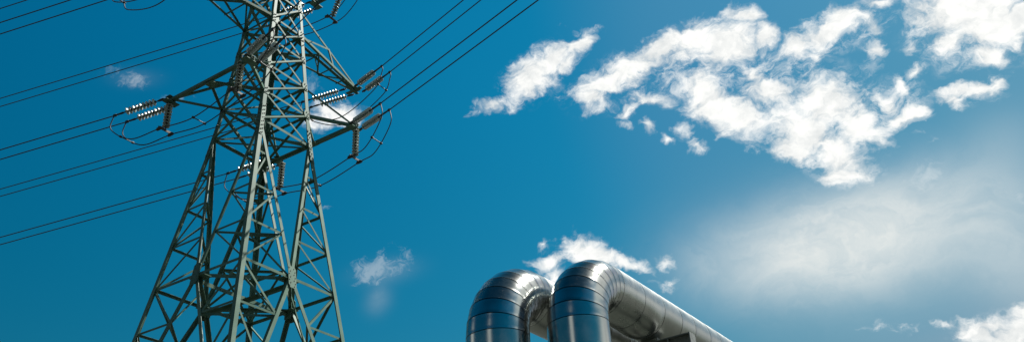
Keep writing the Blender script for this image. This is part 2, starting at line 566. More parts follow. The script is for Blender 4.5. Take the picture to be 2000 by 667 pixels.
CORN = [(-1, -1), (1, -1), (1, 1), (-1, 1)]
FACES = [((-1, -1), (1, -1), V((0, -1, 0))), ((1, -1), (1, 1), V((1, 0, 0))), ((1, 1), (-1, 1), V((0, 1, 0))), ((-1, 1), (-1, -1), V((-1, 0, 0)))]
LEV = [0.0, 1.0851, 2.1427, 3.2092, 4.1704, 5.262, 6.3, 7.35, 8.4]
ZTOP, ZG, ZF, ZB = 9.6, -4.85, -10.6, -H0 + 0.25
LW, LT = 0.13, 0.014


def face_flip(nrm, p, q):
    """in-plane direction across the member, pointing down"""
    d = (q - p).normalized()
    a = d.cross(nrm).normalized()
    return a if a.z <= 0 else -a


def brace(name, p, q, nrm, w, t=0.008, off=0.0, trim=0.06, parent=None, outward=False):
    d = (q - p).normalized()
    L = (q - p).length
    p2, q2 = p + d * min(trim, L * .2), q - d * min(trim, L * .2)
    o = nrm * off
    a = face_flip(nrm, p, q)
    if abs(d.z) > 0.35:      # steep members: heel on the far edge
        if nrm.y < -0.5 and a.x < 0 or nrm.x < -0.5 and a.y > 0:
            a = -a
    mb = MB()
    c = -a * (w * 0.5)
    if outward:              # heel at the lower edge, one flange turned outwards
        mb.angle(p2 + o - c, q2 + o - c, -a, w, t, nrm)
    else:
        mb.angle(p2 + o + c, q2 + o + c, a, w, t, -nrm)
    return mb.build(name, PAINT, parent or tower)


# legs: corner outward, flanges along the two faces
legs = {}
for cu, cv in CORN:
    mb = MB()
    zs = [ZB, ZF, ZG, 0.0, 4.17, ZTOP]
    for z0, z1 in zip(zs[:-1], zs[1:]):
        w = LW if z1 <= 0 else (0.135 if z1 < 5 else 0.11)
        t = LT
        rings = []
        for z in (z0, z1):
            c = node(cu, cv, z) + V((cu * 0.02, cv * 0.02, 0))
            prof = [(0, 0), (w, 0), (w, t), (t, t), (t, w), (0, w)]
            rings += [c + V((-cu * x, -cv * y, 0)) for x, y in prof]
        n = 6
        mb.add(rings, [(i, (i + 1) % n, n + (i + 1) % n, n + i) for i in range(n)] + [tuple(range(n)), tuple(range(n, 2 * n))])
    legs[(cu, cv)] = mb.build('leg', PAINT, tower)
    ft = MB()
    c = node(cu, cv, ZB)
    c.z = 0
    w0, w1 = 0.55, 0.35
    ft.add([V((c.x + i * w0, c.y + j * w0, -0.2)) for i, j in CORN] + [V((c.x + i * w1, c.y + j * w1, 0.28)) for i, j in CORN],
           [(0, 1, 2, 3), (4, 5, 6, 7), (0, 1, 5, 4), (1, 2, 6, 5), (2, 3, 7, 6), (3, 0, 4, 7)])
    ft.build('concrete_footing', CONC, tower)


def leg_plate(cu, cv, z0, z1, rows, w=0.19, bolts=True):
    """splice / gusset plates wrapped on both outer flanges of a leg"""
    leg = legs[(cu, cv)]
    for ax in (0, 1):
        mb = MB()
        nrm = V((cu, 0, 0)) if ax else V((0, cv, 0))
        al = V((0, -cv, 0)) if ax else V((-cu, 0, 0))
        th = 0.012
        pts = []
        for z, ww in ((z0, w * .8), (z0 + 0.12, w), (z1 - 0.12, w), (z1, w * .8)):
            c = node(cu, cv, z) + V((cu * 0.02, cv * 0.02, 0)) + nrm * 0.001
            pts += [c, c + al * ww, c + al * ww + nrm * th, c + nrm * th]
        fs = [(0, 1, 2, 3), (12, 13, 14, 15)]
        for k in range(3):
            fs += [(4 * k + i, 4 * k + (i + 1) % 4, 4 * k + 4 + (i + 1) % 4, 4 * k + 4 + i) for i in range(4)]
        mb.add(pts, fs)
        mb.cur = 1
        if bolts:
            for r in range(rows):
                z = z0 + (z1 - z0) * (r + 0.5) / rows
                for k in (0.045, 0.105):
                    c = node(cu, cv, z + (0.02 if k > 0.1 else -0.02)) + V((cu * 0.02, cv * 0.02, 0)) + al * k + nrm * th
                    mb.bolt(c - nrm * 0.002, nrm, 0.017, 0.03)
        mb.build('gusset_plate', [PAINT, BOLT], leg)


for cu, cv in CORN:
    leg_plate(cu, cv, -0.62, 0.55, 8, 0.145)
    leg_plate(cu, cv, LEV[1] - 0.12, LEV[1] + 0.16, 2, 0.22)
    leg_plate(cu, cv, LEV[2] - 0.12, LEV[2] + 0.16, 2, 0.22)
    leg_plate(cu, cv, LEV[3] - 0.12, LEV[3] + 0.12, 2, 0.18)
    leg_plate(cu, cv, LEV[4] - 0.20, LEV[4] + 0.18, 3, 0.24)
    leg_plate(cu, cv, LEV[5] - 0.12, LEV[5] + 0.16, 2, 0.2)

# upper body: cross braced square panels
for (c0, c1, nrm) in FACES:
    for k, z in enumerate(LEV):
        brace('horizontal_strut', node(*c0, z), node(*c1, z), nrm, 0.065 if k else 0.08, off=0.0)
    for z0, z1 in zip(LEV[:-1], LEV[1:]):
        brace('cross_brace', node(*c0, z0), node(*c1, z1), nrm, 0.075, off=0.014, trim=0.1, outward=True)
        brace('cross_brace', node(*c1, z0), node(*c0, z1), nrm, 0.06, off=-0.030, trim=0.1)
# plan bracing at crossarm levels
for z in (0.0, LEV[1], LEV[4], LEV[7]):
    for a, b in (((-1, -1), (1, 1)), ((1, -1), (-1, 1))):
        mb = MB()
        p, q = node(*a, z), node(*b, z)
        dz = V((0, 0, -0.03 if a[0] < 0 else -0.05))
        mb.angle(p + dz + (q - p) * .05, q + dz - (q - p) * .05, V((0, 0, -1)), 0.06, 0.007)
        mb.build('plan_brace', PAINT, tower)
# peak
for c0, c1, nrm in FACES:
    brace('horizontal_strut', node(*c0, ZTOP), node(*c1, ZTOP), nrm, 0.05, trim=0.02)
    brace('cross_brace', node(*c0, LEV[-1]), node(*c1, ZTOP), nrm, 0.05, trim=0.05)

# lower body: large cross in each face with redundant bracing
def gpt(c0, c1, z):
    s = half(z)
    return V(((c0[0] + c1[0]) / 2 * s, (c0[1] + c1[1]) / 2 * s, H0 + z))


def on_main(corner, c0, c1, z):
    """point at level z on the main diagonal between a leg and the face centre"""
    G = gpt(c0, c1, ZG)
    E_ = node(*corner, 0.0) if z > ZG else node(*corner, ZF)
    ze = 0.0 if z > ZG else ZF
    t = (z - ze) / (ZG - ze)
    return E_.lerp(G, t)


UP = [-1.2, -2.4, -3.6]
DN = [-6.1, -7.5, -9.0]
for c0, c1, nrm in FACES:
    G = gpt(c0, c1, ZG)
    for cc in (c0, c1):
        brace('main_brace', node(*cc, -0.05), G, nrm, 0.10, 0.010, off=0.0, trim=0.05)
        brace('main_brace', G, node(*cc, ZF), nrm, 0.11, 0.010, off=0.0, trim=0.05)
        brace('face_strut', node(*cc, ZG), G, nrm, 0.075, off=-0.02, trim=0.08)
        for k, z in enumerate(UP):
            brace('redundant_strut', node(*cc, z), on_main(cc, c0, c1, z), nrm, 0.06, 0.007, off=-0.018, trim=0.03)
            zl = UP[k + 1] if k + 1 < len(UP) else ZG
            brace('redundant_brace', node(*cc, zl), on_main(cc, c0, c1, z), nrm, 0.05, 0.006, off=-0.030, trim=0.04)
        prev = ZG
        for k, z in enumerate(DN):
            brace('redundant_strut', node(*cc, z), on_main(cc, c0, c1, z), nrm, 0.06, 0.007, off=-0.018, trim=0.03)
            brace('redundant_brace', node(*cc, prev), on_main(cc, c0, c1, z), nrm, 0.06, 0.007, off=-0.030, trim=0.04)
            prev = z
    # central gusset plate with bolts
    ax = (V((c1[0], c1[1], 0)) - V((c0[0], c0[1], 0))).normalized()
    gp = MB()
    th = nrm * 0.014
    slope = (node(*c0, ZG + 1) - node(*c0, ZG)) + (node(*c1, ZG + 1) - node(*c1, ZG))
    upd = (slope * 0.5).normalized()
    outline = [(-0.09, -0.32), (0.09, -0.32), (0.14, -0.22), (0.14, 0.26), (0.09, 0.33), (-0.09, 0.33), (-0.14, 0.26), (-0.14, -0.22)]
    b0 = G + nrm * 0.016
    n = len(outline)
    gp.add([b0 + ax * x + upd * y for x, y in outline] + [b0 + th + ax * x + upd * y for x, y in outline],
           [tuple(range(n)), tuple(range(n, 2 * n))] + [(i, (i + 1) % n, n + (i + 1) % n, n + i) for i in range(n)])
    gp.cur = 1
    for i in range(7):
        for x in (-0.085, 0.085):
            y = -0.26 + i * 0.088
            gp.bolt(b0 + th * 0.9 + ax * (x + (0.02 if i % 2 else -0.02)) + upd * y, nrm, 0.014, 0.016)
    gp.build('gusset_plate', [PAINT, BOLT], tower)
    # second, lower panel
    M2 = gpt(c0, c1, ZF)
    brace('face_strut', node(*c0, ZF), node(*c1, ZF), nrm, 0.09, off=-0.02)
    brace('main_brace', M2, node(*c0, ZB), nrm, 0.1, 0.01)
    brace('main_brace', M2, node(*c1, ZB), nrm, 0.1, 0.01)
# corner-cut struts and the diaphragm at the gusset level
for i in range(4):
    fa, fb = FACES[i - 1], FACES[i]
    cc = fb[0]
    for z in (-1.2, -2.4, -3.6, -6.1, -7.5):
        p, q = on_main(cc, fa[0], fa[1], z), on_main(cc, fb[0], fb[1], z)
        mb = MB()
        mb.angle(p, q, V((0, 0, -1)), 0.065, 0.007, -V((cc[0], cc[1], 0)))
        mb.build('corner_strut', PAINT, tower)
    p, q = gpt(fa[0], fa[1], ZG), gpt(fb[0], fb[1], ZG)
    mb = MB()
    mb.angle(p + V((0, 0, 0.03)), q + V((0, 0, 0.03)), V((0, 0, -1)), 0.10, 0.009, -V((cc[0], cc[1], 0)))
    mb.build('diaphragm_strut', PAINT, tower)
    # hip brace from the corner node down to the leg
    for z0, z1 in ((-3.6, ZG), (ZG, -6.1)):
        p = on_main(cc, fa[0], fa[1], z0).lerp(on_main(cc, fb[0], fb[1], z0), 0.5)
        q = on_main(cc, fb[0], fb[1], z1 + 0.001)
        mb = MB()
        mb.angle(p, q, V((0, 0, -1)), 0.055, 0.007)
        mb.build('hip_brace', PAINT, tower)
for a, b, dz in ((0, 2, -0.10), (1, 3, -0.18)):
    p, q = gpt(FACES[a][0], FACES[a][1], ZG), gpt(FACES[b][0], FACES[b][1], ZG)
    mb = MB()
    mb.angle(p + V((0, 0, dz)), q + V((0, 0, dz)), V((0, 0, -1)), 0.11, 0.009)
    mb.build('diaphragm_strut', PAINT, tower)
for c0, c1, nrm in FACES:
    G = gpt(c0, c1, ZG) - nrm * 0.14
    mb = MB()
    ax = (V((c1[0], c1[1], 0)) - V((c0[0], c0[1], 0))).normalized()
    mb.box(G + V((0, 0, -0.05)), ax * 0.28, nrm * 0.15, V((0, 0, 0.008)))
    mb.box(G + V((0, 0, -0.14)), ax * 0.13, nrm * 0.006, V((0, 0, 0.13)))
    mb.build('diaphragm_plate', PAINT, tower)

# ---- crossarms
A1, B1 = 2.165, 1.6645


def sub(parent, name, p, q, a, w, t, b=None):
    mb = MB()
    mb.angle(p, q, a, w, t, b)
    return mb.build(name, PAINT, parent)


def wide_arm(sv, z, zt, a, b, w=0.09):
    """crossarm with a wide outer edge, on the side sv of the pylon"""
    arm = empty('crossarm', parent=tower)
    cL, cN = node(-1, sv, z), node(1, sv, z)
    tL, tN = V((-b, sv * a, H0 + z)), V((b, sv * a, H0 + z))
    mid = (tL + tN) / 2
    outv = V((0, sv, 0))
    dn = V((0, 0, -1))
    sub(arm, 'chord', cL, tL, -dn, w, 0.009, V((1, 0, 0)))
    sub(arm, 'chord', cN, tN, -dn, w, 0.009, V((-1, 0, 0)))
    e = MB()
    ex = V((0.14, 0, 0))
    hh = 0.62 if sv < 0 else 0.85
    e.prism(tL - ex, tN + ex, [(x_ * hh, y_) for x_, y_ in ((-0.07, -0.055), (0.07, -0.055), (0.07, -0.045), (-0.06, -0.045), (-0.06, 0.045), (0.07, 0.045), (0.07, 0.055), (-0.07, 0.055))], V((0, 0, 1)), -outv)
    e.build('outer_chord', PAINT, arm)
    for c in (cL, cN):
        sub(arm, 'brace', c + V((0, 0, -0.03)), mid + V((0, 0, -0.03)), dn, 0.07, 0.008)
    for c, t in ((-1, tL), (1, tN)):
        sub(arm, 'tie', node(c, sv, zt), t + V((0, 0, 0.06)), dn, 0.065, 0.008)
    # connection plate in the middle of the outer edge and at the tips
    mp = MB()
    mp.box(mid + V((0, -sv * 0.10, -0.085)), V((0.16, 0, 0)), V((0, 0.13, 0)), V((0, 0, 0.007)))
    mp.build('connection_plate', PAINT, arm)
    for t in (tL, tN):
        tp = MB()
        tp.box(t + V((0, 0, -0.085)), V((0.12, 0, 0)), V((0, 0.23, 0)), V((0, 0, 0.012)))
        tp.box(t + V((0, 0, 0.085)), V((0.10, 0, 0)), V((0, 0.14, 0)), V((0, 0, 0.010)))
        tp.box(t + V((0, -sv * 0.07, 0)), V((0.12, 0, 0)), V((0, 0.008, 0)), V((0, 0, 0.07)))
        tp.build('tip_plate', PAINT, arm)
    return tL, tN


def point_arm(sv, z, zt, a, w=0.085):
    arm = empty('crossarm', parent=tower)
    t = V((0.0, sv * a, H0 + z))
    dn = V((0, 0, -1))
    pc, pt = {}, {}
    for c in (-1, 1):
        tt = t + V((c * 0.10, 0, 0))
        p0, p1 = node(c, sv, z), node(c, sv, zt)
        sub(arm, 'chord', p0, tt, -dn, w, 0.009, V((-c, 0, 0)))
        sub(arm, 'tie', p1, tt + V((0, 0, 0.10)), dn, 0.07, 0.008, V((-c, 0, 0)))
        pc[c] = [p0.lerp(tt, f) for f in (0, 0.30, 0.55, 0.78)]
        pt[c] = [p1.lerp(tt + V((0, 0, 0.10)), f) for f in (0, 0.48)]
    for k in range(1, 4):
        sub(arm, 'brace', pc[-1][k], pc[1][k], dn, 0.055, 0.007)
        a_, b_ = (-1, 1) if k % 2 else (1, -1)
        sub(arm, 'brace', pc[a_][k - 1] + V((0, 0, -0.012)), pc[b_][k] + V((0, 0, -0.012)), dn, 0.055, 0.007)
    for c in (-1, 1):
        sub(arm, 'brace', pt[c][1], pc[c][2], V((0, sv, 0)), 0.05, 0.006, V((-c, 0, 0)))
        sub(arm, 'brace', pt[c][1], pc[c][0], dn, 0.055, 0.007, V((-c, 0, 0)))
    tp = MB()
    tp.box(t + V((0, 0, -0.02)), V((0.34, 0, 0)), V((0, 0.07, 0)), V((0, 0, 0.010)))
    tp.box(t + V((0, sv * 0.03, 0.05)), V((0.16, 0, 0)), V((0, 0.16, 0)), V((0, 0, 0.008)))
    tp.box(t + V((0, -sv * 0.10, -0.05)), V((0.06, 0, 0)), V((0, 0.30, 0)), V((0, 0, 0.012)))
    tp.build('tip_plate', PAINT, arm)
    return t


T1L, T1N = wide_arm(-1, LEV[1], LEV[2], A1, B1)
T1F, T1R = wide_arm(1, LEV[1], LEV[2], A1, B1)
T2n = point_arm(-1, LEV[4], LEV[5], 3.86)
T2f = point_arm(1, LEV[4], LEV[5], 3.86)
A3, B3 = 2.25, 0.55
T3L, T3N = wide_arm(-1, LEV[7], LEV[8], A3, B3, 0.075)
T3F, T3R = wide_arm(1, LEV[7], LEV[8], A3, B3, 0.075)

# ------------------------------------------------------------------ insulators, jumpers and conductors
AZL, AZR = math.radians(283.2), math.radians(139.9)
TI = TM.inverted()
RI = TI.to_3x3()


def ldir(az, slope):
    """tower-local direction of a world azimuth with a downward slope"""
    d = RI @ V((math.sin(az), math.cos(az), 0))
    d.z = -slope
    return d.normalized()


DISC = None
PITCH, ND = 0.110, 9
DSC = 0.82


def disc_mesh():
    cap = [(0.0, 0.060), (0.034, 0.060), (0.046, 0.048), (0.048, 0.010)]
    shell_ = [(0.048, 0.010), (0.080, 0.004), (0.112, -0.008), (0.132, -0.024), (0.134, -0.030), (0.126, -0.034), (0.104, -0.018), (0.097, -0.030), (0.088, -0.012), (0.074, -0.024), (0.066, -0.008), (0.045, -0.010)]
    pin = [(0.045, -0.010), (0.040, -0.020), (0.018, -0.024), (0.018, -0.072), (0.0, -0.072)]
    n = 20
    mb = MB()
    for prof, mi in ((cap, 1), (shell_, 0), (pin, 1)):
        vs = [V((r * math.cos(2 * math.pi * k / n), r * math.sin(2 * math.pi * k / n), z)) for r, z in prof for k in range(n)]
        fs = [(i * n + k, i * n + (k + 1) % n, (i + 1) * n + (k + 1) % n, (i + 1) * n + k) for i in range(len(prof) - 1) for k in range(n)]
        mb.cur = mi
        mb.add(vs, fs, True)
    return mb


disc_proto = None


def add_disc(parent, z):
    global disc_proto
    if disc_proto is None:
        disc_proto = disc_mesh().build('insulator_disc', [GLASS, DARK], parent)
        o = disc_proto
    else:
        o = disc_proto.copy()
        COL.objects.link(o)
        o.parent = parent
    o.location = (0, 0, z)
    o.scale = (DSC, DSC, 0.86)
    o.rotation_euler = (0, 0, random.uniform(0, 6))
    return o


def orient(o, origin, d):
    """object local -Z runs along d (world)"""
    z = -d
    x = V((0, 0, 1)).cross(z)
    if x.length < 0.05:
        x = V((1, 0, 0))
    x.normalize()
    y = z.cross(x)
    mm = Matrix((x, y, z)).transposed().to_4x4()
    mm.translation = origin
    o.matrix_world = mm


def w_(p):
    return TM @ p


def wdir(d):
    return TM.to_3x3() @ d


def tension_string(tip, d, label, L=1.66):
    """strain string from a crossarm tip along d; returns the world position of the conductor clamp"""
    o = empty('strain_insulator')
    tag(o, label, 'insulator', 'strain insulator strings on the crossarm tips')
    orient(o, w_(tip), wdir(d))
    z0 = -0.24
    for k in range(ND):
        add_disc(o, z0 - 0.06 - k * PITCH)
    ze = z0 - ND * PITCH
    f = MB()
    f.tube([V((0, 0, 0.06)), V((0, 0, -0.10)), V((0, 0, -0.13)), V((0, 0, -0.2)), V((0, 0, z0 + .03))], [0.02, 0.02, 0.04, 0.022, 0.028], 8)
    f.box(V((0, 0, -0.05)), V((0.045, 0, 0)), V((0, 0.012, 0)), V((0, 0, 0.06)))
    f.build('shackle', DARK, o)
    f = MB()
    f.tube([V((0, 0, z0)), V((0, 0, ze + 0.02))], 0.02, 8)
    f.build('core_rod', DARK, o)
    f = MB()
    f.tube([V((0, 0, ze + 0.04)), V((0, 0, ze - 0.10)), V((0, 0, ze - 0.12)), V((0, 0, ze - 0.18)), V((0, 0, ze - 0.20)), V((0, 0, -L))], [0.022, 0.022, 0.034, 0.034, 0.03, 0.026], 8)
    f.box(V((0, 0, 0.04 - L)), V((0.03, 0, 0)), V((0, 0.03, 0)), V((0, 0, 0.05)))
    f.build('dead_end_clamp', DARK, o)
    return o.matrix_world @ V((0, 0, -L))


def suspension_string(top, label, tilt=(0, 0)):
    """hanging string that keeps the jumper away from the steel; returns the two clamp points (world)"""
    o = empty('suspension_insulator')
    tag(o, label, 'insulator', 'hanging insulator strings under the crossarm tips')
    o.matrix_world = TM @ Matrix.Translation(top) @ Matrix.Rotation(tilt[0], 4, 'X') @ Matrix.Rotation(tilt[1], 4, 'Y')
    z0 = -0.10
    n, p = 9, 0.106
    for k in range(n):
        add_disc(o, z0 - 0.06 - k * p)
    ze = z0 - n * p
    f = MB()
    f.tube([V((0, 0, 0.08)), V((0, 0, z0))], 0.018, 8)
    f.build('shackle', DARK, o)
    f = MB()
    f.tube([V((0, 0, z0)), V((0, 0, ze))], 0.02, 8)
    f.build('core_rod', DARK, o)
    f = MB()
    f.tube([V((0, 0, ze + .03)), V((0, 0, ze - 0.12))], 0.02, 8)
    f.box(V((0, 0, ze - 0.11)), V((0.012, 0, 0)), V((0, 0.24, 0)), V((0, 0, 0.035)))
    f.build('yoke_plate', DARK, o)
    for s in (-1, 1):
        f = MB()
        f.tube([V((-0.11, s * 0.2, ze - 0.17)), V((-0.06, s * 0.2, ze - 0.15)), V((0.06, s * 0.2, ze - 0.15)), V((0.11, s * 0.2, ze - 0.17))], [0.03, 0.055, 0.055, 0.03], 8)
        f.build('cable_clamp', DARK, o)
    return [o.matrix_world @ V((0, s * 0.2, ze - 0.16)) for s in (-1, 1)]


WR = 0.0165


def conductor(p, az, slope, length, label, span=230.0):
    """cable from a clamp, sagging towards the next pylon"""
    d = V((math.sin(az), math.cos(az), 0))
    pts = []
    n = 60
    for i in range(n + 1):
        s = length * (i / n) ** 1.6
        pts.append(p + d * s + V((0, 0, -slope * s + slope * s * s / span)))
    mb = MB()
    mb.tube([pts[0] - d * 0.03] + pts[1:], WR, 6)
    o = mb.build('conductor_cable', CABLE)
    return tag(o, label, 'cable', 'conductor cables strung to the pylon')


def jumper(name_label, strands, spacers):
    """loop of two cables round a crossarm; strands: two lists of world points; spacers: fractions along"""
    o = empty('jumper_loop', strands[0][0])
    tag(o, name_label, 'jumper cable', 'jumper loops round the crossarms')
    curves = []
    inv = Matrix.Translation(-V(strands[0][0]))
    for st in strands:
        c = [inv @ p for p in bez(st, 12)]
        curves.append(c)
        mb = MB()
        mb.tube(c, WR, 6)
        mb.build('cable', CABLE, o)
    for fr in spacers:
        p, q = [c[int(fr * (len(c) - 1))] for c in curves]
        mb = MB()
        mb.tube([p, q], 0.016, 6)
        dd = (q - p).normalized()
        for e in (p, q):
            mb.tube([e - dd * 0.035, e + dd * 0.035], 0.034, 8)
        mb.build('spacer_bar', DARK, o)
    return o


OFFV = 0.21


def phase_left(tip, labels, sl=0.14):
    ends = []
    for s, lab in zip((-1, 1), labels):
        ends.append(tension_string(tip + V((-0.05, s * OFFV, -0.05)), ldir(AZL, sl), lab))
    return ends


def phase_right(tip, labels, sl=0.14):
    ends = []
    for s, lab in zip((-1, 1), labels):
        ends.append(tension_string(tip + V((0.05, s * OFFV, -0.05)), ldir(AZR, sl), lab, 1.84))
    return ends


SL = 0.10
# --- lowest crossarms, camera side
eL = phase_left(T1L, ['upper string of the glinting pair at the far left tip of the lower crossarm', 'lower string of the glinting pair at the far left tip of the lower crossarm'])
yL = suspension_string(T1L + V((-0.04, 0.0, 0.12)), 'dark brown hanging string at the leftmost crossarm tip in open sky')
eN = phase_right(T1N, ['upper of two pale ribbed strings crossing the near leg below the upper crossarm', 'lower of two pale ribbed strings crossing the near leg below the upper crossarm'])
yN = suspension_string(T1N + V((-0.36, 0.0, 0.20)), 'brown hanging string in front of the left leg above the waist')
# --- lowest crossarms, far side
eF = phase_left(T1F, ['upper string of the pair half hidden behind the near leg below the waist', 'lower string of the pair mostly hidden behind the near leg below the waist'])
yF = suspension_string(T1F + V((0.20, 0.0, -0.06)), 'brown hanging string below the pylon waist between the near and right legs')
eR = phase_right(T1R, ['upper pale green string of the pair at the tip of the lower right crossarm', 'lower pale green string of the pair at the tip of the lower right crossarm'])
yR = suspension_string(T1R + V((0.10, 0.0, -0.06)), 'pale hanging string under the tip of the lower right crossarm')
# --- second crossarm, far side
e2l = phase_left(T2f + V((-0.2, 0, 0.08)), ['upper row of white glinting discs against the small cloud beside the pylon', 'lower row of white glinting discs against the small cloud beside the pylon'], 0.11)
e2r = phase_right(T2f + V((0.2, 0, 0)), ['upper pale string of the pair reaching right from the middle right crossarm tip', 'lower pale string of the pair reaching right from the middle right crossarm tip'])
# --- third crossarm, far side (its left strings and hanging string reach into the picture)
e3l = phase_left(T3F, ['upper row of white glinting discs at the top edge behind the pylon body', 'lower row of white glinting discs at the top edge behind the pylon body'])
y3 = suspension_string(T3R + V((0.2, 0, -0.06)), 'green lit hanging string at the top edge right of the pylon', (0.0, 0.40))


def pts_drop(p, y, out, sag, k=0.45, o2=0.10):
    """points from a dead-end clamp down to a yoke clamp"""
    lo = p.lerp(y, k)
    lo.z = min(p.z, y.z) - sag
    a = p.lerp(y, 0.06)
    a.z = p.z - (p.z - lo.z) * 0.50
    a += out * o2
    return [p, a, lo, y]


def between(y1, y2, sag):
    mpt = y1.lerp(y2, 0.5)
    mpt.z -= sag
    return mpt


uL, uR = wdir(ldir(AZL, 0)), wdir(ldir(AZR, 0))


def full_jumper(ends_l, y1, y2, ends_r, label, sl=0.16, sr=0.12):
    st = []
    for i in range(2):
        a = pts_drop(ends_l[i], y1[i], uL, sl)
        b = pts_drop(ends_r[i], y2[i], uR, sr, 0.45, 0.16)[::-1]
        st.append(a + [between(y1[i], y2[i], 0.26)] + b)
    return jumper(label, st, (0.20, 0.5, 0.80))


full_jumper(eL, yL, yN, eN, 'slack twin cable looping under the left crossarm tip and past the left leg')
full_jumper(eF, yF, yR, eR, 'slack twin cable sagging from the hanging string below the waist to the right tip')
# jumper under the second far crossarm
st = []
for i in range(2):
    p, q = e2l[i], e2r[i]
    mid = p.lerp(q, 0.5)
    mid.z = min(p.z, q.z) - 1.32
    a = p.lerp(q, 0.09); a.z = p.z - 0.78
    b = p.lerp(q, 0.91); b.z = q.z - 0.84
    st.append([p, p + V((0, 0, -0.25)), a, mid, b, q + V((0, 0, -0.25)), q])
jumper('slack twin cable dropping behind the lower right crossarm from the middle one', st, (0.3, 0.72))
# jumper of the near second crossarm: only its loop at the top edge of the picture shows
c2l = [w_(T2n + V((-0.25, s * OFFV, -0.05))) + wdir(ldir(AZL, 0.14)) * 1.66 for s in (-1, 1)]
c2r = [w_(T2n + V((0.25, s * OFFV, -0.05))) + wdir(ldir(AZR, 0.14)) * 1.66 for s in (-1, 1)]
st = []
for i in range(2):
    p, q = c2l[i], c2r[i]
    mid = p.lerp(q, 0.5); mid.z = min(p.z, q.z) - 1.32
    a = p.lerp(q, 0.09); a.z = p.z - 0.78
    b = p.lerp(q, 0.91); b.z = q.z - 0.84
    st.append([p, p + V((0, 0, -0.25)), a, mid, b, q + V((0, 0, -0.25)), q])
jumper('small twin cable loop dipping in from the top edge left of the pylon', st, (0.22, 0.72))
# jumper at the third far crossarm: from its left strings over the hanging string and up to the right
st = []
c3r = [w_(T3R + V((0.05, s * OFFV, -0.05))) + wdir(ldir(AZR, 0.14)) * 1.66 for s in (-1, 1)]
for i in range(2):
    a = pts_drop(e3l[i], y3[i], uL, 0.10)
    b = pts_drop(c3r[i], y3[i], uR, 0.05)[::-1]
    st.append(a + b[1:])
jumper('twin cable curving round the green hanging string at the top edge', st, (0.25, 0.82))

for e, nm in ((eL, 'strung left from the leftmost glinting insulator strings'), (eF, 'of the lowest pair on the left, passing behind the left leg'),
              (e2l, 'of the pair running left just below the leftmost hanging string'), (e3l, 'of the pair passing the small faint cloud at the upper left'),
              (c2l, 'of the pair ending at the small loop on the top edge')):
    conductor(e[0], AZL, SL, 190, 'upper dark cable ' + nm)
    conductor(e[1], AZL, SL, 190, 'lower dark cable ' + nm)
c3n = [w_(T3L + V((-0.05, s * OFFV, -0.05))) + wdir(ldir(AZL, 0.14)) * 1.66 for s in (-1, 1)]
conductor(c3n[0], AZL, SL, 190, 'topmost cable cutting the top left corner of the picture')
conductor(c3n[1], AZL, SL, 190, 'second cable from the top in the top left corner of the picture')
for e, nm in ((eN, 'rising steeply over the pylon body from the pale near strings'), (eR, 'of the pair rising right from the lower right crossarm tip'),
              (e2r, 'of the pair rising right from the middle right crossarm tip')):
    conductor(e[0], AZR, SL, 120, 'upper dark cable ' + nm)
    conductor(e[1], AZR, SL, 120, 'lower dark cable ' + nm)

# ------------------------------------------------------------------ district heating pipes
PAZ = 0.581
D = V((math.sin(PAZ), math.cos(PAZ), 0))
E_ = V((D.y, -D.x, 0))
UPZ = V((0, 0, 1))


def ring_pts(c, a, b, r, n=64):
    return [c + a * (r * math.cos(2 * math.pi * k / n)) + b * (r * math.sin(2 * math.pi * k / n)) for k in range(n)]


def shell(name, stations, parent, bump=None, n=72, mat=None):
    """sheet-metal shell through stations (centre, axis a, axis b, radius)"""
    mb = MB()
    vs = []
    for i, (c, a, b, r) in enumerate(stations):
        for k in range(n):
            th = 2 * math.pi * k / n
            rr = r + (bump(i, th) if bump else 0.0)
            vs.append(c + a * (rr * math.cos(th)) + b * (rr * math.sin(th)))
    fs = [(i * n + k, i * n + (k + 1) % n, (i + 1) * n + (k + 1) % n, (i + 1) * n + k) for i in range(len(stations) - 1) for k in range(n)]
    mb.add(vs, fs, True)
    o = mb.build(name, mat or CLAD, parent)
    md = o.modifiers.new('edge', 'EDGE_SPLIT')
    md.split_angle = math.radians(28)
    return o


LIP = 0.0016


def lip_profile(L):
    """axial stops and radial offsets of one sheet: tucked in at the start, a slight raised lip at the end"""
    return [(0.0, -0.014), (0.0015, LIP), (0.010, LIP), (0.013, 0.001), (0.25 * L, 0.001), (0.5 * L, 0.0015), (0.75 * L, 0.001), (L - 0.03, 0.0), (L - 0.009, 0.0), (L - 0.008, -0.014)]


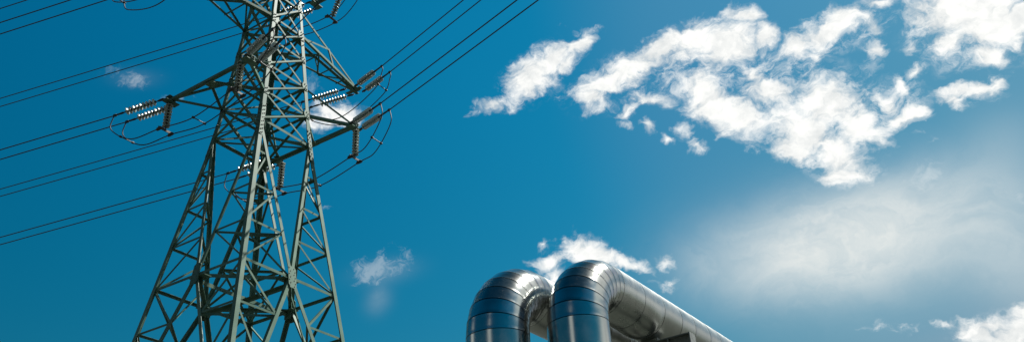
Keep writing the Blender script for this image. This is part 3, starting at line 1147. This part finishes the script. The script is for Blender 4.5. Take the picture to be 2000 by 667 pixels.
def pipe(x, y, zc, R, R0, Rb, run_len, seams, label, bulge_at=None, rivet_side=None):
    root = empty('insulated_pipe', (x, y, 0))
    tag(root, label, 'pipe', 'metal clad heating pipes')
    axis_v = V((0, 0, 0))
    zb = zc - Rb
    # riser: sheets from the ground up
    riser = empty('riser', parent=root)
    z = 0.05
    lens = []
    while z < zb - 0.02:
        L = min(0.98, zb - z)
        if zb - (z + L) < 0.3:
            L = zb - z
        stt = [(V((0, 0, z + s)), E_, D, R0 + dr) for s, dr in lip_profile(L)]
        shell('cladding_sheet', stt, riser)
        z += L
    # elbow: flat gores between tilted seam planes
    elbow = empty('elbow', parent=root)
    NG = 8
    Cc = V((0, 0, zb)) + D * Rb
    def sec(th):
        c = Cc - D * (Rb * math.cos(th)) + UPZ * (Rb * math.sin(th))
        a = E_
        b = D * math.cos(th) - UPZ * math.sin(th)
        return c, a, b
    for gidx in range(NG):
        t0, t1 = gidx * math.pi / 2 / NG, (gidx + 1) * math.pi / 2 / NG
        c0, a0, b0 = sec(t0)
        c1, a1, b1 = sec(t1)
        L = (c1 - c0).length
        stt = []
        for s, dr in lip_profile(L):
            f = s / L
            c = c0.lerp(c1, f)
            b = b0.lerp(b1, f)
            stt.append((c, a0, b, R0 + (R - R0) * (gidx + f) / NG + dr))
        shell('gore', stt, elbow)
    # horizontal run
    run = empty('horizontal_run', parent=root)
    st0 = Cc + UPZ * Rb
    s_prev = 0.0
    sl_ = [s - Rb for s in seams]
    s_end = sl_[-1]
    while s_end < run_len:
        s_end += 0.68
        sl_.append(s_end)
    for i, s1 in enumerate(sl_):
        L = s1 - s_prev
        prof = lip_profile(L)
        bf = None
        if bulge_at is not None and abs((s1 + Rb) - bulge_at) < 0.02:
            # cladding boot over the pipe shoe: swells below the pipe towards the seam, then steps back
            prof = [(0.0, -0.010), (0.0015, LIP), (0.010, LIP), (0.013, 0.001)] + [(L * f, 0.001) for f in [j / 26 for j in range(1, 26)]] + [(L - 0.009, 0.0), (L - 0.008, -0.014)]
            zs = [p[0] / L for p in prof]
            def bf(k, th, zs=zs):
                f = zs[k]
                ax = 0.5 * (1 - math.cos(math.pi * min(1.0, f / 0.72))) * (0.5 + 0.5 * math.cos(math.pi * max(0.0, (f - 0.72) / 0.28)))
                ang = (th - math.radians(-74))
                ang = (ang + math.pi) % (2 * math.pi) - math.pi
                return 0.06 * ax * math.exp(-(ang / 0.85) ** 2)
        stt = [(st0 + D * (s_prev + s), E_, UPZ, R + dr) for s, dr in prof]
        shell('cladding_sheet', stt, run, bf, mat=CLAD_DULL)
        # lock strap on the crown of the sheet
        lk = MB()
        c = st0 + D * (s_prev + L * 0.45) + UPZ * (R + 0.010) + E_ * (R * 0.12)
        lk.box(c, D * 0.10, E_ * 0.022, UPZ * 0.014)
        lk.box(c + UPZ * 0.018, D * 0.035, E_ * 0.016, UPZ * 0.010)
        lk.build('lock_strap', CLAD, run)
        s_prev = s1
    # rivets along the lengthwise seam of the riser and elbow
    rv = MB()
    az = math.radians(-168) if rivet_side is None else rivet_side
    nr = E_ * math.cos(az) + D * math.sin(az)
    zz = zb - 3.0
    tg = UPZ.cross(nr)
    rv.box(nr * (R0 + 0.001) + UPZ * (zb - 1.4), nr * 0.002, tg * 0.016, UPZ * 1.62)
    while zz < zb + 0.1:
        rv.bolt(V((0, 0, zz)) + nr * (R0 + 0.0025), nr, 0.011, 0.010)
        zz += 0.135
    rv.build('riveted_seam', CLAD, riser)
    # insulation inside so that the seams read dark
    core = MB()
    pts = [V((0, 0, 0.0)), V((0, 0, zb))]
    for k in range(1, 17):
        pts.append(sec(k * math.pi / 32)[0])
    pts.append(st0 + D * (s_prev))
    core.tube(pts, R - 0.02, 32)
    core.build('insulation', DARK, root)
    ft = MB()
    ft.box(V((0, 0, 0.06)), V((R + 0.2, 0, 0)), V((0, R + 0.2, 0)), V((0, 0, 0.10)))
    ft.build('concrete_footing', CONC, root)
    return root


R1, Rb1 = 0.45, 0.86
P1 = (0.875, 13.122, 5.716 + 1.6)
K2 = 1.03
P2 = (-0.360 * K2, 12.813 * K2, 5.502 * K2 + 1.6)
RUN = 14.0
pipe(*P1, R1, 0.484, Rb1, RUN, [1.6, 2.33, 3.03, 3.6, 4.27, 4.8], 'shiny metal clad pipe on the right, bending over and running away to the right', 2.33, math.radians(188))
pipe(*P2, R1 * K2, 0.497, 0.92, RUN, [1.55, 2.25, 2.95, 3.65], 'shiny metal clad pipe on the left, its run hidden behind the other pipe', None, math.radians(175))

# steel trestles under the runs
def trestle(ax, label):
    o = empty('pipe_trestle', (P1[0] + D.x * ax, P1[1] + D.y * ax, 0))
    tag(o, label, 'support', 'steel trestles under the pipes')
    top = P1[2] - R1 - 0.035
    b = MB()
    # welded I beam across both runs, closed by an end plate
    p, q = E_ * 0.76, E_ * -1.75
    p = p + UPZ * top; q = q + UPZ * top
    prof = [(0, -0.11), (0, 0.11), (-0.016, 0.11), (-0.016, 0.008), (-0.284, 0.008), (-0.284, 0.11), (-0.30, 0.11), (-0.30, -0.11), (-0.284, -0.11), (-0.284, -0.008), (-0.016, -0.008), (-0.016, -0.11)]
    b.prism(p, q, prof, UPZ, D)
    b.build('cross_beam', BEAM, o)
    e = MB()
    e.box(p + E_ * 0.012 + UPZ * -0.15, E_ * 0.010, D * 0.115, UPZ * 0.152)
    e.build('end_plate', BEAM, o)
    for s in (0.35, -0.1, -0.6, -1.2):
        st = MB()
        st.box(E_ * s + UPZ * (top - 0.15) - D * 0.058, E_ * 0.006, D * 0.048, UPZ * 0.132)
        st.build('stiffener', BEAM, o)
    for s in (0.45, -1.45):
        l = MB()
        c0 = E_ * s
        pr = [(-0.09, -0.09), (0.09, -0.09), (0.09, 0.09), (-0.09, 0.09)]
        l.prism(c0, c0 + UPZ * (top - 0.302), pr, E_, D)
        l.build('post', BEAM, o)
        f = MB()
        f.box(c0 + UPZ * 0.06, E_ * 0.3, D * 0.3, UPZ * 0.1)
        f.build('concrete_footing', CONC, o)
    # shoe under each pipe
    for off, zz, r in ((0.0, P1[2], R1),):
        s_ = MB()
        s_.box(E_ * off + UPZ * (top + 0.03), E_ * 0.16, D * 0.10, UPZ * 0.028)
        s_.build('pipe_shoe', BEAM, o)
    return o


trestle(2.56, 'grey steel trestle beam under the pipe bend at the bottom edge')
trestle(9.5, 'grey steel trestle farther along under the horizontal pipes, below the picture')
